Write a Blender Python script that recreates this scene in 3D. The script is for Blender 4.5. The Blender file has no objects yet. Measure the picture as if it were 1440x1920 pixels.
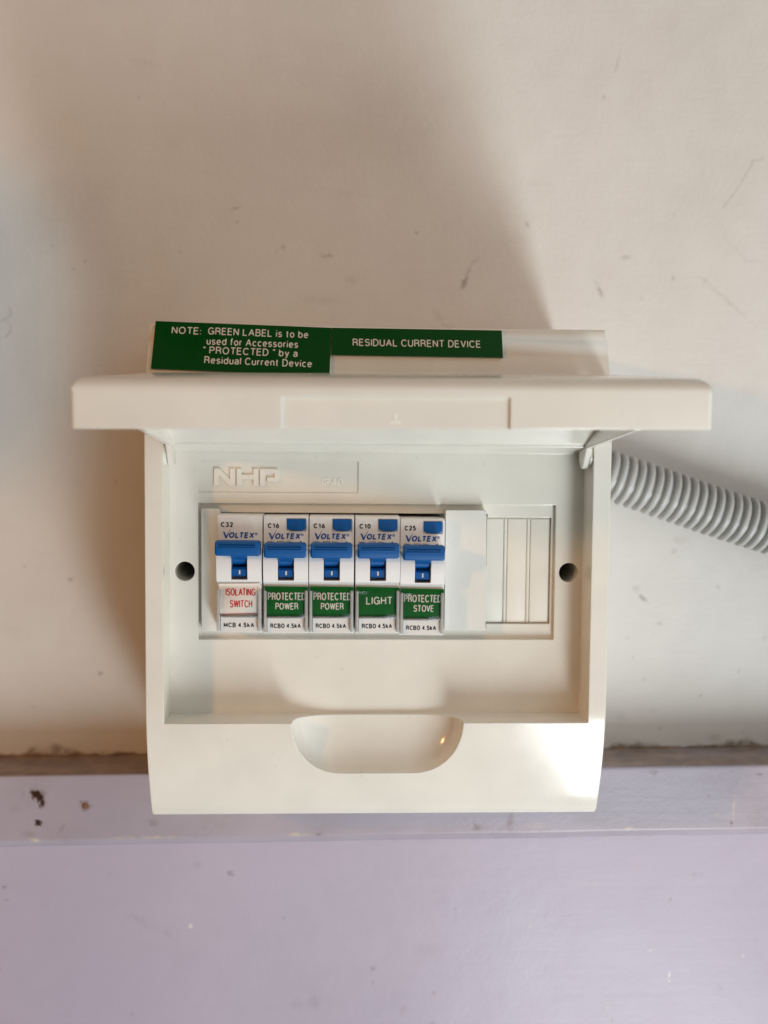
import bpy, bmesh, math, random
import numpy as np
from mathutils import Vector, Matrix
random.seed(7)
R = math.radians
S = 0.001                                   # everything below is written in millimetres
scene = bpy.context.scene
COL = scene.collection

# ------------------------------------------------------------------ camera
def look_axes(yaw, pitch, roll):
    f = Vector((math.sin(yaw)*math.cos(pitch), math.cos(yaw)*math.cos(pitch), -math.sin(pitch)))
    r = f.cross(Vector((0, 0, 1))).normalized(); u = r.cross(f)
    c, s = math.cos(roll), math.sin(roll)
    return c*r + s*u, -s*r + c*u, f
cam_d = bpy.data.cameras.new('camera'); cam = bpy.data.objects.new('camera', cam_d); COL.objects.link(cam)
r_, u_, f_ = look_axes(.0429, .0627, .0086)
M = Matrix((r_, u_, -f_)).transposed().to_4x4(); M.translation = Vector((-15.4881, -500.0, 2.3205))*S
cam.matrix_world = M
cam_d.sensor_fit = 'VERTICAL'; cam_d.sensor_height = 36.0; cam_d.sensor_width = 27.0
cam_d.lens = 1946.25/1920*36.0
cam_d.clip_start = .01; cam_d.clip_end = 50
cam_d.dof.use_dof = True; cam_d.dof.focus_distance = .405; cam_d.dof.aperture_fstop = 10.5
scene.camera = cam

# ------------------------------------------------------------------ world, lamps, exposure
wd = bpy.data.worlds.new('World'); scene.world = wd; wd.use_nodes = True
wt_ = wd.node_tree; bg = wt_.nodes['Background']
# the unseen room: pale daylit walls to the right, dim on the left
geo = wt_.nodes.new('ShaderNodeTexCoord'); sep = wt_.nodes.new('ShaderNodeSeparateXYZ'); wt_.links.new(geo.outputs['Generated'], sep.inputs[0])
mr = wt_.nodes.new('ShaderNodeMapRange'); mr.interpolation_type = 'SMOOTHSTEP'; wt_.links.new(sep.outputs[0], mr.inputs[0])
mr.inputs[1].default_value = -.15; mr.inputs[2].default_value = .75; mr.inputs[3].default_value = 0; mr.inputs[4].default_value = 1
mx_ = wt_.nodes.new('ShaderNodeMix'); mx_.data_type = 'RGBA'; wt_.links.new(mr.outputs[0], mx_.inputs[0])
mx_.inputs[6].default_value = (.012, .007, .004, 1); mx_.inputs[7].default_value = (1.0, .985, .96, 1)
wt_.links.new(mx_.outputs[2], bg.inputs[0]); WORLD = 1.05; bg.inputs[1].default_value = WORLD
def aim(o, p, t):
    o.location = p; o.rotation_euler = (Vector(t)-Vector(p)).to_track_quat('-Z', 'Y').to_euler()
ld = bpy.data.lights.new('window_daylight', 'AREA'); lo = bpy.data.objects.new('window_daylight', ld); COL.objects.link(lo)
ld.shape = 'RECTANGLE'; ld.size = .26; ld.size_y = .95; ld.energy = 3.55; ld.color = (.90, .97, 1.0)
ld.spread = R(85)
aim(lo, (.47, -1.02, -1.02), (.17, -.0, .08)); lo.rotation_euler.rotate_axis('Z', R(16))
pd = bpy.data.lights.new('warm_bulb', 'POINT'); po = bpy.data.objects.new('warm_bulb', pd); COL.objects.link(po)
pd.energy = 19.5; pd.color = (1.0, .49, .165); pd.shadow_soft_size = .05; pd.shadow_soft_size = .055; po.location = (-1.05, -.98, .275)
vs = scene.view_settings; vs.view_transform = 'Standard'; vs.look = 'None'; vs.exposure = 0; vs.gamma = 1
vs.use_curve_mapping = False
scene.cycles.max_bounces = 10; scene.cycles.transparent_max_bounces = 12
try: scene.cycles.use_denoising = True
except Exception: pass

# ------------------------------------------------------------------ materials
def new_mat(name):
    m = bpy.data.materials.new(name); m.use_nodes = True
    nt = m.node_tree; return m, nt, nt.nodes['Principled BSDF']
def N(nt, t, **kw):
    n = nt.nodes.new(t)
    for k, v in kw.items():
        if k in n.inputs.keys(): n.inputs[k].default_value = v
        else: setattr(n, k, v)
    return n
def mix(nt, fac, a, b):
    n = nt.nodes.new('ShaderNodeMix'); n.data_type = 'RGBA'
    for sock, v in ((n.inputs[0], fac), (n.inputs[6], a), (n.inputs[7], b)):
        if hasattr(v, 'links'): nt.links.new(v, sock)
        elif isinstance(v, (int, float)): sock.default_value = v
        else: sock.default_value = (*v, 1)
    return n.outputs[2]
def ramp(nt, src, p0, p1, v0=0.0, v1=1.0):
    n = nt.nodes.new('ShaderNodeMapRange'); nt.links.new(src, n.inputs[0])
    n.inputs[1].default_value = p0; n.inputs[2].default_value = p1; n.inputs[3].default_value = v0; n.inputs[4].default_value = v1
    return n.outputs[0]
def plastic(name, col, rough=.3, bevel=.5, bump=.04, grain=900, dirt=.0, coat=0.0, spec=.5):
    m, nt, b = new_mat(name); L = nt.links.new
    tc = N(nt, 'ShaderNodeTexCoord')
    n1 = N(nt, 'ShaderNodeTexNoise', Scale=grain, Detail=3.0); L(tc.outputs['Object'], n1.inputs['Vector'])
    n2 = N(nt, 'ShaderNodeTexNoise', Scale=60.0, Detail=4.0); L(tc.outputs['Object'], n2.inputs['Vector'])
    c = mix(nt, ramp(nt, n2.outputs[0], .3, .7), [v*.965 for v in col], [min(1, v*1.03) for v in col])
    n4 = N(nt, 'ShaderNodeTexNoise', Scale=21.0, Detail=7.0, Roughness=.65); L(tc.outputs['Object'], n4.inputs['Vector'])
    c = mix(nt, ramp(nt, n4.outputs[0], .52, .75, 0, .12), c, [v*.72 for v in col])
    if dirt:
        n3 = N(nt, 'ShaderNodeTexNoise', Scale=420.0, Detail=2.0); L(tc.outputs['Object'], n3.inputs['Vector'])
        c = mix(nt, ramp(nt, n3.outputs[0], .70, .78, 0, dirt), c, (.25, .19, .13))
    L(c, b.inputs['Base Color'])
    L(ramp(nt, n4.outputs[0], .35, .68, rough*.75, rough*1.6), b.inputs['Roughness'])
    b.inputs['Specular IOR Level'].default_value = spec
    if coat: b.inputs['Coat Weight'].default_value = coat; b.inputs['Coat Roughness'].default_value = .06
    bp = N(nt, 'ShaderNodeBump', Strength=bump, Distance=.0004); L(n1.outputs[0], bp.inputs['Height'])
    if bevel:
        bv = N(nt, 'ShaderNodeBevel', samples=6); bv.inputs['Radius'].default_value = bevel*S; L(bv.outputs[0], bp.inputs['Normal'])
    L(bp.outputs[0], b.inputs['Normal'])
    return m
MAT = {}
MAT['cover'] = plastic('cream_cover_plastic', (.785, .755, .68), .12, .7, .03, dirt=.14)
MAT['lid'] = plastic('cream_lid_plastic', (.785, .755, .68), .13, .9, .03, dirt=.12)
MAT['relief'] = plastic('cream_relief_plastic', (.80, .77, .70), .16, .25, .03)
MAT['fine'] = plastic('cream_painted_highlight', (.93, .91, .86), .3, 0, .03)  # paler cream: highlights of small relief put into the colour
MAT['knock'] = plastic('cream_strip_plastic', (.785, .755, .68), .38, .3, .03)
MAT['blank'] = plastic('blank_plate_plastic', (.72, .715, .67), .30, .35, .05)
MAT['breaker'] = plastic('breaker_plastic', (.78, .775, .765), .40, .35, .08)
MAT['panelwhite'] = plastic('white_print_panel', (.74, .73, .71), .45, 0, .05)
MAT['blue'] = plastic('blue_switch_plastic', (.001, .088, .315), .33, .5, .06, spec=.35)
MAT['bluedark'] = plastic('dark_blue_plastic', (.004, .045, .22), .45, .2, .06)
MAT['green'] = plastic('green_engraved_laminate', (.0015, .064, .006), .35, 0, .04, spec=.25)
MAT['core'] = plastic('white_laminate_core', (.70, .62, .52), .5, 0, .04)
MAT['greencard'] = plastic('green_card', (.002, .115, .014), .5, 0, .04, spec=.2)
MAT['whitecard'] = plastic('white_card', (.88, .84, .78), .5, 0, .05)
MAT['ink_black'] = plastic('black_ink', (.018, .018, .02), .5, 0, 0)
MAT['ink_blue'] = plastic('blue_ink', (.012, .085, .35), .5, 0, 0)
MAT['ink_white'] = plastic('white_lettering', (.74, .70, .62), .5, 0, 0)
MAT['ink_red'] = plastic('red_lettering', (.66, .022, .02), .5, 0, 0)
MAT['conduit'] = plastic('grey_conduit_plastic', (.49, .485, .465), .26, 0, .05, dirt=.5)
MAT['dark'] = plastic('dark_metal', (.03, .022, .015), .5, 0, .1)

def clear_mat():
    m, nt, b = new_mat('clear_cover_plastic'); nt.nodes.remove(b)
    tr = N(nt, 'ShaderNodeBsdfTransparent'); tr.inputs[0].default_value = (1, 1, 1, 1)
    gl = N(nt, 'ShaderNodeBsdfGlossy'); gl.inputs['Roughness'].default_value = .12
    fr = N(nt, 'ShaderNodeFresnel', IOR=1.24)
    mx = N(nt, 'ShaderNodeMixShader'); out = nt.nodes['Material Output']
    nt.links.new(fr.outputs[0], mx.inputs[0]); nt.links.new(tr.outputs[0], mx.inputs[1]); nt.links.new(gl.outputs[0], mx.inputs[2])
    nt.links.new(mx.outputs[0], out.inputs[0]); return m
MAT['clear'] = clear_mat()
def rail_clear():
    m, nt, b = new_mat('thick_clear_plastic_edge')
    b.inputs['Base Color'].default_value = (.86, .86, .84, 1); b.inputs['Roughness'].default_value = .12
    b.inputs['Transmission Weight'].default_value = .6; b.inputs['IOR'].default_value = 1.45
    bv = N(nt, 'ShaderNodeBevel', samples=4); bv.inputs['Radius'].default_value = .45*S
    nt.links.new(bv.outputs[0], b.inputs['Normal']); return m
MAT['clear_edge'] = rail_clear()

def painted(name, col, col2, dirtcol, chipcol, rough, streak, grain=520, gs=.16):
    """brushed paint; point attributes dirt / chip / dust carry the marks"""
    m, nt, b = new_mat(name); L = nt.links.new
    tc = N(nt, 'ShaderNodeTexCoord')
    n2 = N(nt, 'ShaderNodeTexNoise', Scale=9.0, Detail=5.0, Roughness=.6); L(tc.outputs['Object'], n2.inputs['Vector'])
    mp = N(nt, 'ShaderNodeMapping'); mp.inputs['Scale'].default_value = (18, 18, 420); L(tc.outputs['Object'], mp.inputs['Vector'])
    st = N(nt, 'ShaderNodeTexNoise', Scale=1.0, Detail=4.0); L(mp.outputs[0], st.inputs['Vector'])
    gr = N(nt, 'ShaderNodeTexNoise', Scale=float(grain), Detail=4.0); L(tc.outputs['Object'], gr.inputs['Vector'])
    lump = N(nt, 'ShaderNodeTexNoise', Scale=55.0, Detail=3.0); L(tc.outputs['Object'], lump.inputs['Vector'])
    c = mix(nt, ramp(nt, n2.outputs[0], .32, .68), col, col2)
    c = mix(nt, ramp(nt, st.outputs[0], .35, .75, 0, .10), c, [v*.86 for v in col])
    fine = N(nt, 'ShaderNodeTexNoise', Scale=240.0, Detail=3.0); L(tc.outputs['Object'], fine.inputs['Vector'])
    blot = N(nt, 'ShaderNodeTexNoise', Scale=34.0, Detail=6.0, Roughness=.7); L(tc.outputs['Object'], blot.inputs['Vector'])
    c = mix(nt, ramp(nt, blot.outputs[0], .5, .78, 0, .16), c, [v*.72 for v in col])
    a = N(nt, 'ShaderNodeAttribute', attribute_name='dirt')
    am = N(nt, 'ShaderNodeMath', operation='MULTIPLY'); L(a.outputs['Fac'], am.inputs[0]); L(ramp(nt, fine.outputs[0], .35, .6, .45, 1.1), am.inputs[1])
    c = mix(nt, am.outputs[0], c, dirtcol)
    d = N(nt, 'ShaderNodeAttribute', attribute_name='dust')
    dn = N(nt, 'ShaderNodeTexNoise', Scale=110.0, Detail=5.0); L(tc.outputs['Object'], dn.inputs['Vector'])
    dustc = mix(nt, ramp(nt, dn.outputs[0], .35, .7), (.13, .074, .036), (.36, .235, .14))
    c = mix(nt, d.outputs['Fac'], c, dustc)
    e = N(nt, 'ShaderNodeAttribute', attribute_name='chip'); c = mix(nt, e.outputs['Fac'], c, chipcol)
    hh = N(nt, 'ShaderNodeAttribute', attribute_name='hole'); c = mix(nt, hh.outputs['Fac'], c, (.035, .016, .007))
    L(c, b.inputs['Base Color'])
    L(ramp(nt, n2.outputs[0], .3, .7, rough*.9, rough*1.15), b.inputs['Roughness'])
    b1 = N(nt, 'ShaderNodeBump', Strength=streak, Distance=.0006); L(st.outputs[0], b1.inputs['Height'])
    b2 = N(nt, 'ShaderNodeBump', Strength=gs, Distance=.0005); L(gr.outputs[0], b2.inputs['Height']); L(b1.outputs[0], b2.inputs['Normal'])
    b3 = N(nt, 'ShaderNodeBump', Strength=.10, Distance=.002); L(lump.outputs[0], b3.inputs['Height']); L(b2.outputs[0], b3.inputs['Normal'])
    L(b3.outputs[0], b.inputs['Normal'])
    return m
MAT['wall'] = painted('off_white_wall_paint', (.70, .665, .62), (.745, .715, .67), (.16, .115, .075), (.8, .8, .8), .42, .10, 420, .30)
MAT['rail'] = painted('mauve_rail_paint', (.385, .345, .405), (.42, .375, .425), (.12, .055, .025), (.62, .55, .40), .36, .10)
MAT['lower'] = painted('mauve_wall_paint', (.455, .42, .53), (.495, .445, .545), (.13, .085, .075), (.85, .82, .78), .40, .07, 480, .10)

# ------------------------------------------------------------------ mesh helpers (mm)
def thing(name, label, cat, loc, group=None):
    o = bpy.data.objects.new(name, None); COL.objects.link(o); o.empty_display_size = .01
    o.location = Vector(loc)*S; o['label'] = label; o['category'] = cat
    if group: o['group'] = group
    return o
def tag(o, label, cat, group=None):
    o['label'] = label; o['category'] = cat
    if group: o['group'] = group
    return o
def root_mm(o):
    p = Vector((0, 0, 0))
    while o is not None: p += o.location; o = o.parent
    return p/S
def mesh_to_obj(name, me, mat, parent=None, origin=None, smooth=30):
    """me holds world mm; place it under parent with its verts relative to the parent's origin"""
    base = root_mm(parent) if parent else Vector(origin or (0, 0, 0))
    me.transform(Matrix.Scale(S, 4) @ Matrix.Translation(-base))
    me.materials.clear(); me.materials.append(mat)
    if smooth is not None and len(me.polygons):
        me.shade_smooth() if hasattr(me, 'shade_smooth') else None
        try: me.set_sharp_from_angle(angle=R(smooth))
        except Exception: pass
    o = bpy.data.objects.new(name, me); COL.objects.link(o)
    if parent: o.parent = parent
    else: o.location = base*S
    me.name = name
    return o
def obj(name, bm, mat, parent=None, origin=None, smooth=30):
    bmesh.ops.recalc_face_normals(bm, faces=bm.faces)
    me = bpy.data.meshes.new(name); bm.to_mesh(me); bm.free()
    return mesh_to_obj(name, me, mat, parent, origin, smooth)
def add_box(bm, x0, x1, y0, y1, z0, z1, bev=0, seg=2):
    r = bmesh.ops.create_cube(bm, size=1)
    vs_ = r['verts']
    for v in vs_: v.co = Vector(((x0+x1)/2+v.co.x*(x1-x0), (y0+y1)/2+v.co.y*(y1-y0), (z0+z1)/2+v.co.z*(z1-z0)))
    if bev:
        es = list({e for v in vs_ for e in v.link_edges})
        bmesh.ops.bevel(bm, geom=es, offset=bev, segments=seg, profile=.5, affect='EDGES')
def add_prism_x(bm, prof, x0, x1):
    """closed (y,z) outline swept along x"""
    a = [bm.verts.new((x0, y, z)) for y, z in prof]; b = [bm.verts.new((x1, y, z)) for y, z in prof]
    n = len(prof)
    for i in range(n): bm.faces.new((a[i], a[(i+1) % n], b[(i+1) % n], b[i]))
    bm.faces.new(a[::-1]); bm.faces.new(b)
    return a, b
def add_prism_y(bm, out, y0, y1):
    """closed (x,z) outline swept along y"""
    a = [bm.verts.new((x, y0, z)) for x, z in out]; b = [bm.verts.new((x, y1, z)) for x, z in out]
    n = len(out)
    for i in range(n): bm.faces.new((a[i], a[(i+1) % n], b[(i+1) % n], b[i]))
    bm.faces.new(a[::-1]); bm.faces.new(b)
def tmp_obj(bm):
    bmesh.ops.recalc_face_normals(bm, faces=bm.faces)
    me = bpy.data.meshes.new('tmp'); bm.to_mesh(me); bm.free()
    o = bpy.data.objects.new('tmp', me); COL.objects.link(o); return o
def cut(bm, cutters):
    """solid minus the cutters -> mesh in mm"""
    base = tmp_obj(bm); cs = [tmp_obj(c) for c in cutters]
    for c in cs:
        md = base.modifiers.new('b', 'BOOLEAN'); md.operation = 'DIFFERENCE'; md.object = c; md.solver = 'EXACT'
    dg = bpy.context.evaluated_depsgraph_get(); dg.update()
    me = bpy.data.meshes.new_from_object(base.evaluated_get(dg))
    for o in [base]+cs:
        m_ = o.data; bpy.data.objects.remove(o); bpy.data.meshes.remove(m_)
    return me
# a small stroke alphabet: centre lines in cap-height units, grown to strips when a line is set
def _a(cx, cy, rx, ry, a0, a1, n=12):
    return [(cx+rx*math.cos(R(a0+(a1-a0)*k/n)), cy+ry*math.sin(R(a0+(a1-a0)*k/n))) for k in range(n+1)]
_O = lambda w: _a(w/2, .5, w/2, .5, 90, 450, 24)
_o = lambda: _a(.25, .35, .25, .35, 90, 450, 20)
GLYPH = {
 'A': (.70, [[(0, 0), (.35, 1), (.70, 0)], [(.125, .35), (.575, .35)]]),
 'B': (.58, [[(0, .53), (.34, .53)]+_a(.36, .265, .22, .265, 90, -90)+[(0, 0), (0, 1)]+[(.32, 1)]+_a(.33, .765, .2, .235, 90, -90)]),
 'C': (.68, [_a(.36, .5, .36, .5, 40, 320, 22)]),
 'D': (.64, [[(0, 0), (0, 1), (.26, 1)]+_a(.27, .5, .37, .5, 90, -90, 18)+[(0, 0)]]),
 'E': (.54, [[(.52, 1), (0, 1), (0, 0), (.54, 0)], [(0, .53), (.48, .53)]]),
 'G': (.74, [_a(.37, .5, .37, .5, 40, 352, 24), [(.40, .46), (.74, .46), (.74, 0)]]),
 'H': (.62, [[(0, 0), (0, 1)], [(.62, 0), (.62, 1)], [(0, .53), (.62, .53)]]),
 'I': (0, [[(0, 0), (0, 1)]]),
 'K': (.62, [[(0, 0), (0, 1)], [(.58, 1), (0, .36)], [(.2, .58), (.62, 0)]]),
 'L': (.50, [[(0, 1), (0, 0), (.50, 0)]]),
 'M': (.76, [[(0, 0), (0, 1), (.38, .12), (.76, 1), (.76, 0)]]),
 'N': (.62, [[(0, 0), (0, 1), (.62, 0), (.62, 1)]]),
 'O': (.76, [_O(.76)]),
 'P': (.57, [[(0, 0), (0, 1), (.32, 1)]+_a(.32, .74, .25, .26, 90, -90)+[(0, .48)]]),
 'R': (.61, [[(0, 0), (0, 1), (.32, 1)]+_a(.33, .755, .24, .245, 90, -90)+[(0, .51)], [(.33, .51), (.56, .38), (.60, 0)]]),
 'S': (.58, [_a(.29, .75, .27, .25, 22, 262, 16)+_a(.29, .26, .29, .26, 82, -158, 16)]),
 'T': (.62, [[(0, 1), (.62, 1)], [(.31, 1), (.31, 0)]]),
 'U': (.60, [[(0, 1), (0, .3)]+_a(.30, .3, .30, .3, 180, 360)+[(.60, 1)]]),
 'V': (.66, [[(0, 1), (.33, 0), (.66, 1)]]),
 'W': (.96, [[(0, 1), (.24, 0), (.48, 1), (.72, 0), (.96, 1)]]),
 'X': (.64, [[(0, 0), (.64, 1)], [(0, 1), (.64, 0)]]),
 'a': (.46, [_a(.23, .49, .22, .21, 160, 0, 8)+[(.45, .12), (.50, 0)], [(.45, .42), (.2, .38)]+_a(.19, .19, .19, .19, 90, 290, 10)+[(.45, .16)]]),
 'b': (.50, [[(0, 0), (0, 1)], _o()]), 'd': (.50, [[(.5, 0), (.5, 1)], _o()]),
 'c': (.46, [_a(.25, .35, .25, .35, 45, 315, 14)]),
 'e': (.50, [[(0, .37), (.5, .37)]+_a(.25, .35, .25, .35, 3, 318, 18)]),
 'f': (.28, [[(.30, .99), (.24, 1)]+_a(.25, .86, .13, .14, 90, 180, 5)+[(.12, 0)], [(0, .68), (.28, .68)]]),
 'i': (0, [[(0, 0), (0, .70)], [(0, .90), (0, 1.0)]]), 'l': (0, [[(0, 0), (0, 1)]]),
 'k': (.44, [[(0, 0), (0, 1)], [(.42, .70), (0, .26)], [(.15, .42), (.44, 0)]]),
 'n': (.44, [[(0, 0), (0, .70)], [(0, .45)]+_a(.22, .46, .22, .24, 160, 0, 8)+[(.44, 0)]]),
 'o': (.50, [_o()]),
 'r': (.24, [[(0, 0), (0, .70)], [(0, .42)]+_a(.22, .46, .22, .23, 170, 85, 6)]),
 's': (.42, [_a(.21, .525, .19, .175, 25, 262, 10)+_a(.21, .18, .21, .18, 82, -158, 10)]),
 't': (.26, [[(.11, .92), (.11, .15)]+_a(.22, .13, .11, .13, 180, 275, 5), [(0, .68), (.26, .68)]]),
 'u': (.44, [[(0, .70), (0, .22)]+_a(.22, .22, .22, .22, 180, 340, 8)+[(.44, .28)], [(.44, .70), (.44, 0)]]),
 'v': (.46, [[(0, .70), (.23, 0), (.46, .70)]]),
 'y': (.46, [[(0, .70), (.24, 0)], [(.46, .70), (.20, -.16), (.12, -.24), (.02, -.24)]]),
 'z': (.42, [[(0, .70), (.42, .70), (0, 0), (.42, 0)]]),
 '0': (.54, [_O(.54)]), '1': (.26, [[(0, .76), (.26, 1), (.26, 0)]]),
 '2': (.54, [_a(.27, .72, .26, .28, 165, -20, 12)+[(0, 0), (.54, 0)]]),
 '3': (.54, [_a(.26, .755, .23, .245, 160, -80, 12)+_a(.26, .265, .28, .265, 82, -160, 12)]),
 '4': (.56, [[(.42, 0), (.42, 1), (0, .28), (.56, .28)]]),
 '5': (.54, [[(.50, 1), (.10, 1), (.04, .50)]+_a(.27, .31, .27, .31, 125, -155, 14)]),
 '6': (.54, [[(.42, .98), (.16, .70), (.03, .40)]+_a(.27, .30, .27, .30, 170, -190, 20)]),
 '.': (0, [[(0, 0), (0, .09)]]), ':': (0, [[(0, 0), (0, .10)], [(0, .52), (0, .62)]]),
 '~': (.3, [[(0, .42), (.08, .5), (.2, .4), (.3, .48)]]),
 '\u201c': (.16, [[(.05, .80), (0, .88), (.05, 1.0)], [(.19, .80), (.14, .88), (.19, 1.0)]]),
 '\u201d': (.16, [[(0, .80), (.05, .92), (0, 1.0)], [(.14, .80), (.19, .92), (.14, 1.0)]]),
 '\u00ae': (1.0, [_a(.5, .5, .5, .5, 0, 360, 20), [(.34, .2), (.34, .8), (.56, .8)]+_a(.56, .66, .14, .14, 90, -90, 6)+[(.34, .52)], [(.5, .52), (.7, .2)]]),
}
KERN = {'LT': -.16, 'LA': .02, 'AT': -.12, 'TE': -.04, 'OV': -.06, 'VE': -.04, 'PO': -.03}
def strip(pts, h):
    pts = [p for k, p in enumerate(pts) if k == 0 or math.hypot(p[0]-pts[k-1][0], p[1]-pts[k-1][1]) > 1e-5]
    n = len(pts)
    if n < 2: return []
    closed = n > 3 and math.hypot(pts[0][0]-pts[-1][0], pts[0][1]-pts[-1][1]) < 1e-4
    out = []
    for k in range(n):
        def nrm(a, b):
            d = math.hypot(b[0]-a[0], b[1]-a[1]); return (-(b[1]-a[1])/d, (b[0]-a[0])/d)
        if k == 0: na = nb = nrm(pts[0], pts[1])
        elif k == n-1: na = nb = nrm(pts[-2], pts[-1])
        else: na, nb = nrm(pts[k-1], pts[k]), nrm(pts[k], pts[k+1])
        if closed and k in (0, n-1): na, nb = nrm(pts[-2], pts[-1]), nrm(pts[0], pts[1])
        mx, mz = na[0]+nb[0], na[1]+nb[1]; l2 = mx*mx+mz*mz
        q = min(2/l2 if l2 > 1e-6 else 1, 1.5)*h
        out.append(((pts[k][0]+mx*q, pts[k][1]+mz*q), (pts[k][0]-mx*q, pts[k][1]-mz*q)))
    return out
def text_geo(body, x0, x1, zb, cap, wt=.15, gap=.15, shear=0.0):
    """quads (x, z, layer) of a line of text: left / right edge, baseline and cap height given; wt: stroke width / cap height"""
    pen = 0.0; raw = []
    for ci, ch in enumerate(body):
        if ch == ' ': pen += .40; continue
        pen += KERN.get(body[max(0, ci-1):ci+1], 0)
        w, sts = GLYPH[ch]
        for st in sts:
            cur = [st[0]]
            for k in range(1, len(st)):
                cur.append(st[k])
                if k < len(st)-1:                      # break the stroke at sharp corners
                    ax, az = st[k][0]-st[k-1][0], st[k][1]-st[k-1][1]; bx, bz = st[k+1][0]-st[k][0], st[k+1][1]-st[k][1]
                    if ax*bx+az*bz < -.1*math.hypot(ax, az)*math.hypot(bx, bz):
                        raw.append([(pen+x, z) for x, z in cur]); cur = [st[k]]
            raw.append([(pen+x, z) for x, z in cur])
        pen += w+wt+gap
    xa = min(p[0] for s_ in raw for p in s_); xb = max(p[0] for s_ in raw for p in s_)
    h = wt*cap/2; sx = (x1-x0-2*h)/(xb-xa)
    quads = []
    for li, st in enumerate(raw):
        pts = [(x0+h+(p[0]-xa)*sx, zb+h+p[1]*(cap-2*h)) for p in st]
        ss = strip(pts, h)
        if shear: ss = [tuple((x+shear*(z-zb), z) for x, z in pr) for pr in ss]
        for a, b in zip(ss[:-1], ss[1:]): quads.append((a[0], b[0], b[1], a[1], li % 6))
    return quads
def add_flat(bm, quads, fn):
    for a, b, c, d, li in quads:
        vs_ = []
        for p in (a, b, c, d):
            q = fn(*p); vs_.append(bm.verts.new((q[0], q[1]-.004*li, q[2])))
        try: bm.faces.new(vs_)
        except ValueError: pass
def text_obj(name, lines, y, mat, parent, fn=None):
    bm = bmesh.new()
    for ln in lines: add_flat(bm, text_geo(*ln[:5], **(ln[5] if len(ln) > 5 else {})), fn or (lambda x, z: (x, y, z)))
    for f in bm.faces: f.normal_update()
    bad = [f for f in bm.faces if f.normal.y > 0]
    if bad: bmesh.ops.reverse_faces(bm, faces=bad)
    me = bpy.data.meshes.new(name); bm.to_mesh(me); bm.free()
    return mesh_to_obj(name, me, mat, parent, smooth=None)
WALL_MARKS = [(-65.5, 113.9, 2.31, 0.64, -8, 0.5), (-64.5, 107.7, 0.64, 0.64, 0, 0.5), (-43.1, 96.4, 1.03, 1.54, -30, 0.35), (-45.9, 94.1, 0.77, 0.77, 0, 0.3), (-22.4, 92.5, 2.31, 0.64, 8, 0.8), (-91.3, 93.1, 1.28, 0.64, 30, 0.3), (-150.4, 94.8, 0.77, 0.77, 0, 0.3), (-135.6, 88.2, 1.03, 0.77, 0, 0.35), (-140.6, 84.4, 1.03, 0.77, 0, 0.25), (43.6, 81.0, 1.16, 3.08, 20, 0.75), (45.8, 87.3, 0.77, 4.11, 25, 0.35), (49.0, 91.6, 0.77, 3.08, 50, 0.3), (20.6, 104.2, 1.54, 0.77, -10, 0.4), (73.1, 109.1, 0.77, 1.8, -30, 0.45), (121.6, 94.3, 2.57, 1.03, 0, 0.45), (109.0, 78.2, 0.77, 3.08, -25, 0.55), (109.1, 169.2, 0.64, 1.28, -20, 0.4), (115.1, 185.1, 0.39, 3.6, 15, 0.35), (160.1, 83.5, 1.03, 1.03, 0, 0.35), (144.4, 84.5, 0.77, 1.54, 0, 0.3), (129.3, 74.6, 0.77, 0.77, 0, 0.25), (99.6, 93.2, 0.51, 0.51, 0, 0.2), (144.1, 115.4, 0.77, 0.77, 0, 0.3), (-110.3, 164.0, 0.64, 0.64, 0, 0.35), (-98.9, 162.0, 0.51, 0.51, 0, 0.3), (35.9, 60.7, 2.31, 0.39, 5, 0.45), (30.7, 65.6, 3.6, 1.28, 45, 0.2), (-25.4, 71.6, 7.71, 2.06, 0, 0.12), (-10.2, 81.4, 3.08, 2.06, 0, 0.15), (-15.5, 122.5, 15.41, 1.28, 5, 0.1), (-107.7, 180.1, 6.42, 1.03, 10, 0.12), (133.4, -70.8, 2.31, 0.9, 40, 0.8), (130.1, -66.4, 1.8, 1.54, 0, 0.25), (148.2, -47.4, 1.28, 1.03, 0, 0.45), (151.7, -41.9, 3.6, 1.8, 0, 0.2), (170.7, -64.9, 1.28, 0.77, 45, 0.5), (142.2, -83.5, 1.28, 0.77, 0, 0.4), (126.2, -90.4, 1.03, 0.51, 0, 0.3), (129.4, -100.2, 0.77, 0.77, 0, 0.35), (134.9, -111.1, 0.77, 0.77, 0, 0.35), (182.4, -106.9, 0.77, 1.03, 0, 0.4), (163.7, -119.4, 0.64, 0.64, 0, 0.4), (143.3, -135.7, 1.03, 0.77, 0, 0.5), (140.1, -126.9, 1.54, 1.03, 0, 0.2), (171.3, -140.9, 4.11, 2.31, 0, 0.35), (181.6, -142.0, 2.31, 1.28, 0, 0.45), (185.8, -138.0, 1.03, 0.77, 0, 0.4), (124.2, -130.1, 2.57, 3.08, 0, 0.15), (195.0, -90.1, 1.03, 2.31, 0, 0.2), (-165.7, -56.2, 0.77, 0.77, 0, 0.4), (-143.8, -62.5, 1.28, 0.9, 0, 0.5), (-130.3, -108.0, 1.03, 1.03, 0, 0.65), (-122.0, -15.3, 0.77, 0.77, 0, 0.4), (-162.5, -124.1, 1.54, 0.77, 0, 0.25), (-114.8, -147.0, 1.54, 0.77, 0, 0.8), (-170.1, -86.5, 5.14, 1.03, 0, 0.1), (170.3, 75.2, 15.41, 0.77, 40, 0.2), (184.2, -34.6, 1.28, 1.28, 0, 0.2), (78.4, 128.0, 5.14, 1.03, 0, 0.08)]
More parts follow.
